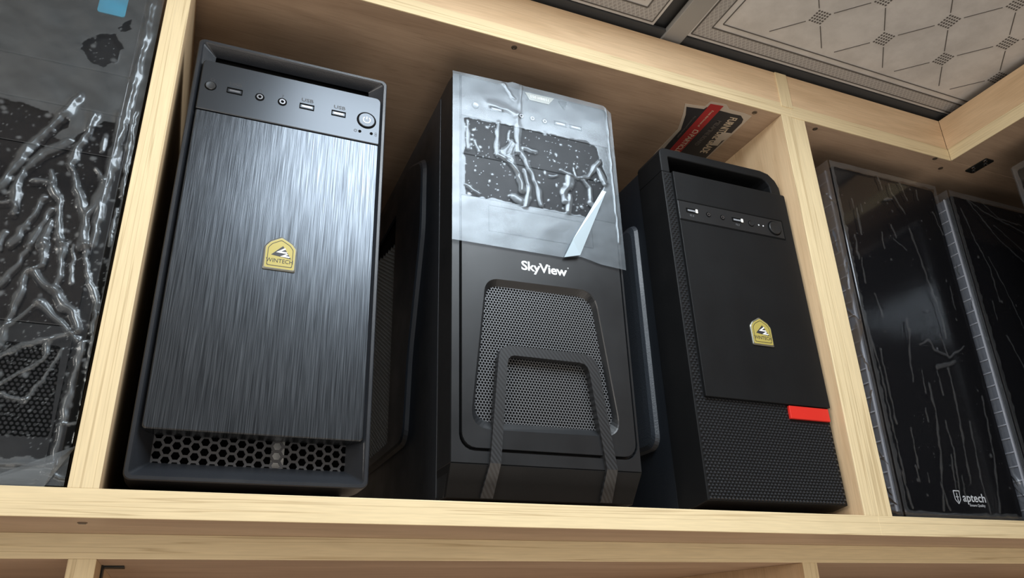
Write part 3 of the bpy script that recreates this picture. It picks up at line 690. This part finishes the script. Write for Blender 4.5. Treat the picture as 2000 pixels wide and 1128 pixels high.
MB().prism(vo, -.0022, -.0012, 'yz').build('vent_backing', 'void', t2)
vent = [(.216+dy, .338), (.216+dy, .095), (.345, .095), (.345, .360), (.300, .358)]
hex_plate('side_vent', 'vent_steel', t2, vent, .0030, .0019, -.0036, -.0026, flat=True, plane='yz')
feet(t2, W, .06, .38, .009)
# film
PC2 = [(4,[(50,389),(48,368),(48,350),(62,342),(72,331),(75,313)]),(3.5,[(63,383),(61,371)]),(5,[(65,370),(55,354),(56,348)]),(5,[(67,366),(62,351),(70,331),(74,312)]),(6,[(72,404),(71,358)]),(4.5,[(75,359),(86,335),(92,320),(95,299)]),(5,[(78,337),(82,320),(81,303),(77,294)]),(8,[(41,410),(60,408),(70,404)]),(7,[(131,342),(128,328),(121,318),(123,309)]),(5,[(129,317),(126,297)]),(3,[(136,352),(138,344)]),(4,[(121,347),(137,341),(153,345),(168,369)]),(5,[(146,341),(154,331),(154,318)]),(5,[(167,357),(173,340)]),(4,[(77,364),(92,363)]),(2.5,[(107,337),(116,339)]),(3,[(13,306),(28,298)]),(3,[(24,360),(28,348)]),(3,[(78,444),(74,405)]),(3,[(57,442),(69,425)]),(6,[(65,303),(71,299)]),(5,[(153,313),(157,310)]),(2,[(183,446),(183,361),(184,271)]),(3,[(16,383),(16,349)])]
film('protective_film', t2, 'film', (-.5, 189), (242, 445), -2.6, PC2, [[(13,386),(76,390),(154,391),(167,385),(176,350),(175,343),(153,295),(13,295)]],
     base=.43, clear=.02, step=.8, specks=280, amp=1.0, rough_amp=.10,
     bottom=[(-1, 243), (61, 243), (117, 243), (137, 247), (160, 242), (189, 240)], top=[(-1, 443), (11, 443.5), (62, 445), (68, 447.5), (82, 446), (122, 446.5), (180, 446), (189, 438)])
b_ = MB(); b_.add([(.117, -.0045, .2425), (.1345, -.0060, .2470), (.1725, -.0042, .3300), (.1680, -.0040, .3310), (.126, -.0085, .262)], [(0, 1, 4), (1, 2, 4), (2, 3, 4), (3, 0, 4)])
fo_ = b_.build('film_fold', 'film_fold', t2); at = fo_.data.attributes.new('haze', 'FLOAT', 'POINT'); at.data.foreach_set('value', [1.0]*len(fo_.data.vertices))

# ---------------------------------------------------------------- matte tower with handle
t3 = thing('computer_tower', (.5140, .012, 0), label='matte black computer tower with top handle, studded lower front and red tab', cat='computer')
W = .1740
lean = lambda v: Vector((v[0], v[1]+.020*v[2]*max(0, 1-max(v[1], 0)/.3), v[2]))
ZB, ZT = .0075, .4170
b_ = MB(); b_.prism([(.0, .0110), (.0, .3830), (.050, .3830), (.050, ZB), (.022, ZB)][::-1], 0, W, 'yz'); b_.build('front_bezel', 'black_matte', t3, .0008, lean)
# handle arch
ho = [(0, .3830), (0, .4090), (.0015, .4130), (.0060, .4165), (.1480, .4165), (.1600, .4140), (.1690, .4060), (.1735, .3960), (.1740, .3830)]
hi = [(.0115, .3830), (.0115, .4040), (.0120, .4048), (.0130, .4052), (.1440, .4052), (.1500, .4045), (.1540, .4020), (.1580, .3960), (.1590, .3830)]
n = len(ho); b_ = MB(); vs = []
for yy, k in ((0, 1), (.050, 1)): vs += [(p[0], yy, p[1]) for p in ho]+[(p[0], yy, p[1]) for p in hi]
fs = []
for i in range(n-1):
    fs += [(i, i+1, n+i+1, n+i), (2*n+i, 3*n+i, 3*n+i+1, 2*n+i+1), (i, 2*n+i, 2*n+i+1, i+1), (n+i, n+i+1, 3*n+i+1, 3*n+i)]
b_.add(vs, fs+[(0, n, 3*n, 2*n), (n-1, 3*n-1, 4*n-1, 2*n-1)]); b_.build('handle', 'black_matte', t3, .0012, lean)
box('handle_cavity_wall', 'void', t3, .004, W-.004, .046, .050, .383, .410, 0, lean)
MB().prism(rrect(.0125, W+.0008, .1135, .3830, (.001, .001, .002, .0005)), -.0040, .0020).build('front_cover', 'black_matte', t3, .0006, lean)
b_ = MB()
for z in (.3188, .3443): b_.box(.0128, .1620, -.0043, -.0039, z-.0007, z+.0007)
b_.box(.1616, .1622, -.0043, -.0039, .3188, .3443); b_.build('panel_seam', 'void', t3, 0, lean)
io = box('port_panel', 'black', t3, .0130, .1608, -.0044, -.0035, .3198, .3434, .0003, lean)
dx = -.5125+.007; y = -.0044
def leaned(o):
    for c in [o]+list(o.children_recursive):
        if not c.get('leaned'):
            for v in c.data.vertices: v.co = lean(v.co)
            c['leaned'] = 1; del c['leaned']
    return o
for x in (.5352, .5987):
    leaned(usb(io, x+dx, .3325, y, .0140, .0052, 'print_grey')); box('white_plug', 'white', io, x+dx+.0055, x+dx+.0082, -.0058, -.0042, .3302, .3350, .0004, lean)
    leaned(text('lettering', '11.1', .0035, 'print_grey', io, (x+dx, y, .3262)))
for x in (.5586, .5781): leaned(jack(io, x+dx, .3320, y, .0028))
leaned(button(io, .6190+dx, .3318, y, .0036, 'reset_button', 'black'))
leaned(button(io, .6535+dx, .3318, y, .0086, 'power_button', 'black', .0018))
for x in (.6300, .6367): leaned(MB().disc(x+dx, .3318, .0009, y-.0003, y).build('indicator_light', 'print_light', io))
MB().box(.1185, .1722, -.0030, .001, .0985, .1125).build('red_tab', 'red', t3, .0006, lean)['label'] = 'bright red tab under the front cover'
# studs
b_ = MB()
def stud(x, z, px, pz):
    a, c_ = px*.32, pz*.40
    b_.add([(x-a, 0, z-c_), (x+a, 0, z-c_), (x+a, 0, z+c_), (x-a, 0, z+c_), (x-a*.55, -.0016, z-c_*.35), (x+a*.55, -.0016, z-c_*.35)],
           [(0, 1, 5, 4), (1, 2, 5), (2, 3, 4, 5), (3, 0, 4)])
PX, PZ = .00435, .00300; row = 0; z = .0135
while z < .381:
    x1 = W-.003 if z < .1130 else .0120; x = .0035+(PX/2 if row % 2 else 0)
    while x < x1:
        if not (.117 < x < .1735 and .0975 < z < .1130): stud(x, z, PX, PZ)
        x += PX
    row += 1; z += PZ
o = b_.build('stud_texture', 'stud', t3, 0, lean); o['kind'] = 'stuff'
bd = badge(t3, .6035+dx, .1930, -.0040, .0285, .0335); leaned(bd)
box('case_body', 'steel', t3, .0030, W-.002, .050, .42, .0085, .4080, .0015)
sp = MB().prism(rrect(.0300+.0215, .42, .0090, .4075, .002), .0008, .0032, 'yz').build('side_panel', 'steel', t3, .0005)
fo = rrect(.0700, .34, .0750, .3480, .014, 6); c2 = (.2, .2)
sc = lambda l, k: [(c2[0]+(p[0]-c2[0])*k, c2[1]+(p[1]-c2[1])*k) for p in l]
MB().loops([Xl(fo, .001), Xl(sc(fo, .985), -.0035), Xl(sc(fo, .95), -.0055), Xl(sc(fo, .88), -.0060)], cap1=True).build('raised_field', 'steel_rough', t3, smooth=False)
feet(t3, W, .06, .38, .009)

# ---------------------------------------------------------------- bagged tower at the left
t0 = thing('computer_tower', (-.2150, .010, 0), label='bagged black computer tower at the left edge, blue sticker near its top', cat='computer')
W, H = .1870, .470
dx = .215
MB().prism(rrect(0, W, .0060, H, .004), .0030, .045).build('front_bezel', 'black', t0, .001)
q = rrect(.005, .1785, .3488, H-.004, .001); MB().prism(q, 0, .006).build('port_panel', 'black', t0, .0006)
for z0, z1 in ((.3080, .3478), (.2665, .3070)): MB().prism(rrect(.005, .1785, z0, z1, .0008), .0002, .006).build('drive_bay_cover', 'gloss', t0, .0005)
MB().prism(rrect(.005, .1785, .1180, .2655, .0008), 0, .006).build('front_panel', 'gloss', t0, .0005)
lo, li = holed_loops(rrect(.005, .1785, .0150, .1170, .001), rpoly([(.020, .1020), (.1730, .1020), (.1775, .0350), (.015, .0330)], .004), (.095, .065))
MB().loops([Y(lo, .006), Y(lo, 0), Y(li, 0), Y(li, .004)]).build('grille_frame', 'black', t0)
hex_plate('mesh_grille', 'mesh_metal', t0, rrect(.110, .1780, .032, .104, .001), .00205, .00125, .0030, .0036, flat=False)
MB().prism(rrect(.012, .1782, .031, .105, .001), .0036, .0042).build('mesh_backing', 'void', t0)
box('case_body', 'steel', t0, .002, W-.002, .045, .42, .0085, H-.003, .0015)
stb = MB().prism(rrect(.1425, .1645, .4100, .4340, .0025), -.0012, 0).build('blue_sticker', 'blue', t0)
box('power_button', 'gloss', t0, .085, .110, -.002, .001, .418, .430, .001)
feet(t0, W, .06, .38, .007)
PC0a = [(6,[(146,318),(138,296),(128,275),(120,260),(117,247),(109,222)]),(5,[(147,273),(131,257),(122,239),(119,224),(122,211),(122,202)]),(5,[(159,302),(158,282),(152,264),(152,251),(159,233),(168,211),(171,183)]),(4,[(177,307),(179,283),(178,249),(175,228),(171,207),(174,183)]),(5,[(183,429),(184,396),(183,347),(182,301),(181,254),(178,217),(179,184)]),(4,[(140,243),(143,229),(150,217),(153,196),(158,181)]),(3,[(129,232),(138,232),(142,231)]),(4,[(139,219),(135,202),(126,176)]),(4,[(146,210),(142,194),(137,177)]),(4,[(148,199),(145,178)]),(3,[(112,209),(119,211),(123,206)]),(3,[(169,251),(176,242)]),(3,[(171,281),(171,268)]),(2,[(190,219),(190,186)]),(3,[(188,312),(190,260),(192,231)]),(3,[(120,185),(119,174)])]
PC0b = [(5,[(144,156),(153,148),(162,142),(168,133),(176,127),(182,114)]),(4,[(152,133),(167,121),(182,107)]),(3,[(133,108),(142,118),(152,133)]),(3,[(137,89),(150,99),(170,108),(182,114)]),(4,[(140,158),(139,134),(137,118),(135,97)]),(3,[(174,183),(180,159),(190,136),(190,113)]),(3,[(165,105),(164,89),(150,77),(141,70)]),(2,[(174,99),(168,79),(158,58)]),(3,[(138,177),(132,157),(126,144)]),(4,[(147,179),(150,162),(142,156)]),(4,[(159,181),(162,156),(160,142)]),(2,[(166,182),(170,150)]),(3,[(186,105),(185,78),(184,46),(184,17)]),(2,[(182,43),(194,46)]),(2,[(143,63),(150,60),(159,60)]),(2,[(193,22),(183,11),(174,2)]),(2,[(179,11),(193,7)]),(3,[(153,15),(184,16)]),(2,[(191,129),(194,68),(196,38)])]
film('plastic_bag', t0, 'bag', (70, 193), (2, 474), -3.5, PC0a+PC0b,
     [[(138,364),(141,376),(151,385),(161,388),(169,376),(166,359),(157,350),(145,355)], [(60,303),(111,300),(132,295),(145,292),(136,273),(144,270),(157,286),(168,298),(190,300),(192,251),(192,150),(193,20),(60,20)], [(161,396),(170,408),(173,397),(165,392)]],
     base=.50, clear=.04, crease_haze=.75, step=.9, specks=900, amp=2.2, rough_amp=.5)
film('plastic_bag_side', t0, 'bag', (0, 60), (2, 474), 0, [(3, [(20+10*math.sin(k), 470-k*40), (26+8*math.cos(k*2), 430-k*40)]) for k in range(11)], [], base=.18, crease_haze=.6, step=2.0, amp=1.5,
     fn=lambda P: np.stack([.1935-P[:, 1]*.6, P[:, 0]-.0035, P[:, 2]], -1))
b_ = MB(); b_.add([(.140, -.006, .0005), (.182, -.0075, .0005), (.196, -.004, .030), (.186, -.009, .018)], [(0, 1, 3), (1, 2, 3), (0, 3, 2)])
fo_ = b_.build('bag_corner', 'bag', t0); at = fo_.data.attributes.new('haze', 'FLOAT', 'POINT'); at.data.foreach_set('value', [.6]*4)

# ---------------------------------------------------------------- wrapped glossy towers at the right
APa = [(2,[(97,441),(99,428),(115,399)]),(2,[(119,451),(126,423)]),(2.5,[(27,390),(25,352)]),(2.5,[(116,377),(120,348),(123,328),(127,294),(133,252),(132,222)]),(2,[(149,444),(148,427)]),(2,[(171,413),(179,379)]),(2,[(16,317),(13,282)]),(2,[(25,270),(30,239)]),(2,[(82,354),(100,342)]),(2,[(13,349),(11,315)]),(2,[(22,403),(22,391)]),(2,[(80,454),(82,432)]),(1.5,[(61,455),(62,448)]),(1.5,[(96,459),(99,452)]),(2,[(83,376),(87,358)]),(2,[(62,361),(60,338)]),(1.5,[(165,300),(163,266)]),(2,[(70,242),(67,215)]),(2,[(36,398),(36,387)]),(3,[(82,414),(96,419)])]
APb = [(2,[(1,220),(7,165),(6,105),(8,39)]),(2,[(13,196),(13,139),(13,106)]),(2,[(70,228),(60,193),(56,159)]),(2.5,[(81,159),(80,118),(70,66),(56,12)]),(3,[(121,182),(120,138),(115,89)]),(2,[(93,114),(96,83),(88,32)]),(2.5,[(114,86),(110,43)]),(2,[(135,117),(128,44),(130,11)]),(2.5,[(169,150),(162,81),(146,12)]),(2,[(34,102),(32,57)]),(2,[(28,59),(29,42)]),(2,[(65,128),(65,112)]),(2,[(101,177),(101,147)]),(1.5,[(44,51),(44,41)]),(2,[(89,75),(82,32)]),(2,[(98,51),(95,23)]),(2,[(5,51),(9,13)]),(2,[(61,41),(66,12)]),(3,[(-2,8),(64,6),(172,8)]),(2,[(74,175),(72,147)]),(2,[(122,226),(127,197),(161,215)]),(3,[(82,209),(100,217),(106,204),(127,199)]),(4,[(102,182),(136,192)])]
PB = [(2,[(24,453),(59,435),(140,413)]),(2,[(62,450),(89,429),(136,426)]),(2,[(12,431),(22,383),(36,343),(36,291)]),(2,[(30,449),(74,392),(117,361)]),(1.5,[(40,359),(57,309),(70,255)]),(1.5,[(73,415),(125,379)]),(1.5,[(21,289),(20,261)]),(2,[(30,240),(60,160),(75,60)])]
def gloss_tower(loc, rz, label, creases, logo, tilt):
    t = thing('computer_tower', loc, rz, label=label, cat='computer')
    W, H = .1870, .4520
    fn = lambda v: Vector((v[0]+tilt*v[2], v[1], v[2]))
    MB().prism(rrect(.002, W, .0060, H, .004), .0060, .045).build('front_bezel', 'black', t, .001, fn)
    q = rrect(0, W, .0060, H, .005); q2 = rrect(.001, W-.001, .0070, H-.001, .0045)
    MB().loops([Y(q, .0070), Y(q, .0008), Y(q2, 0)], cap1=True).build('front_panel', 'gloss', t, 0, fn)
    box('side_strip', 'rib', t, -.0022, .0025, .0075, .0440, .0100, H-.004, .0004, fn)
    for k in range(25):
        z = .018+k*.0172
        box('side_rib', 'rib_light', t, -.0036, -.0020, .0085, .0430, z, z+.0013, 0, fn)
    box('side_strip_edge', 'rib_light', t, -.0036, -.0020, .0075, .0090, .0100, H-.004, 0, fn)
    box('case_body', 'steel', t, .003, W-.002, .045, .42, .0085, H-.003, .0015, fn)
    feet(t, W, .06, .38, .0085)
    if logo:
        s0 = rpoly([(.0805, .0345), (.0905, .0345), (.0900, .0240), (.0855, .0190), (.0810, .0240)], .0012)
        cx = (.0855, .0270); an = sorted(set(round(math.atan2(p[1]-cx[1], p[0]-cx[0]), 5) for p in s0)); so = raycast_loop(s0, cx, an)
        si = [(cx[0]+(p[0]-cx[0])*.86, cx[1]+(p[1]-cx[1])*.86) for p in so]
        b_ = MB(); b_.loops([Y(so, 0), Y(so, -.0002), Y(si, -.0002), Y(si, 0)]); b_.box(.0851, .0859, -.0002, 0, .0215, .0315); b_.box(.0832, .0878, -.0002, 0, .0268, .0276)
        b_.build('shield_print', 'print_light', t, 0, fn)
        o = text('lettering', 'aptech', .0135, 'print_light', t, (.1125, 0, .0265), sx=1.04, bold=.00015)
        o2 = text('lettering', 'Ensure Quality', .0042, 'print_light', t, (.1150, 0, .0185), sx=1.0)
        for oo in (o, o2):
            for v in oo.data.vertices: v.co = fn(v.co)
    fl = lambda P: np.stack([P[:, 0]+tilt*P[:, 2], P[:, 1], P[:, 2]], -1)
    film('plastic_bag', t, 'bag_dark', (-4, 190), (2, 458), -2.5, creases, [[(2, 8), (185, 8), (185, 452), (2, 449)]], base=.35, clear=.015, crease_haze=.55, step=1.0, amp=1.0, specks=140, fn=fl)
    sc_ = [(1.5, [(5+12*math.sin(k*1.7), 60+k*54), (12+9*math.cos(k*2.3), 90+k*54)]) for k in range(7)]+[(3, [(2+k*3, 8+10*k), (30, 20+22*k)]) for k in range(5)]
    film('plastic_bag_side', t, 'bag_dark', (0, 50), (2, 458), 0, sc_, [], base=.42, crease_haze=.9, step=1.6, amp=1.6,
         fn=lambda P: np.stack([-.0060+P[:, 1]+tilt*P[:, 2], P[:, 0]-.002, P[:, 2]], -1))
    return t
gloss_tower((.7760, .020, 0), 0, 'glossy black computer tower in clear wrap with white lettering, just right of the double divider', APa+APb, True, .020)
gloss_tower((.9960, .020, 0), 0, 'dark wrapped computer tower cut off by the right edge, its film pulled into slanting creases', PB, False, .020)
gloss_tower((1.0350, -.060, 0), math.radians(-90), 'wrapped computer tower standing under the corner wing, a sliver at the right edge', [], False, 0)
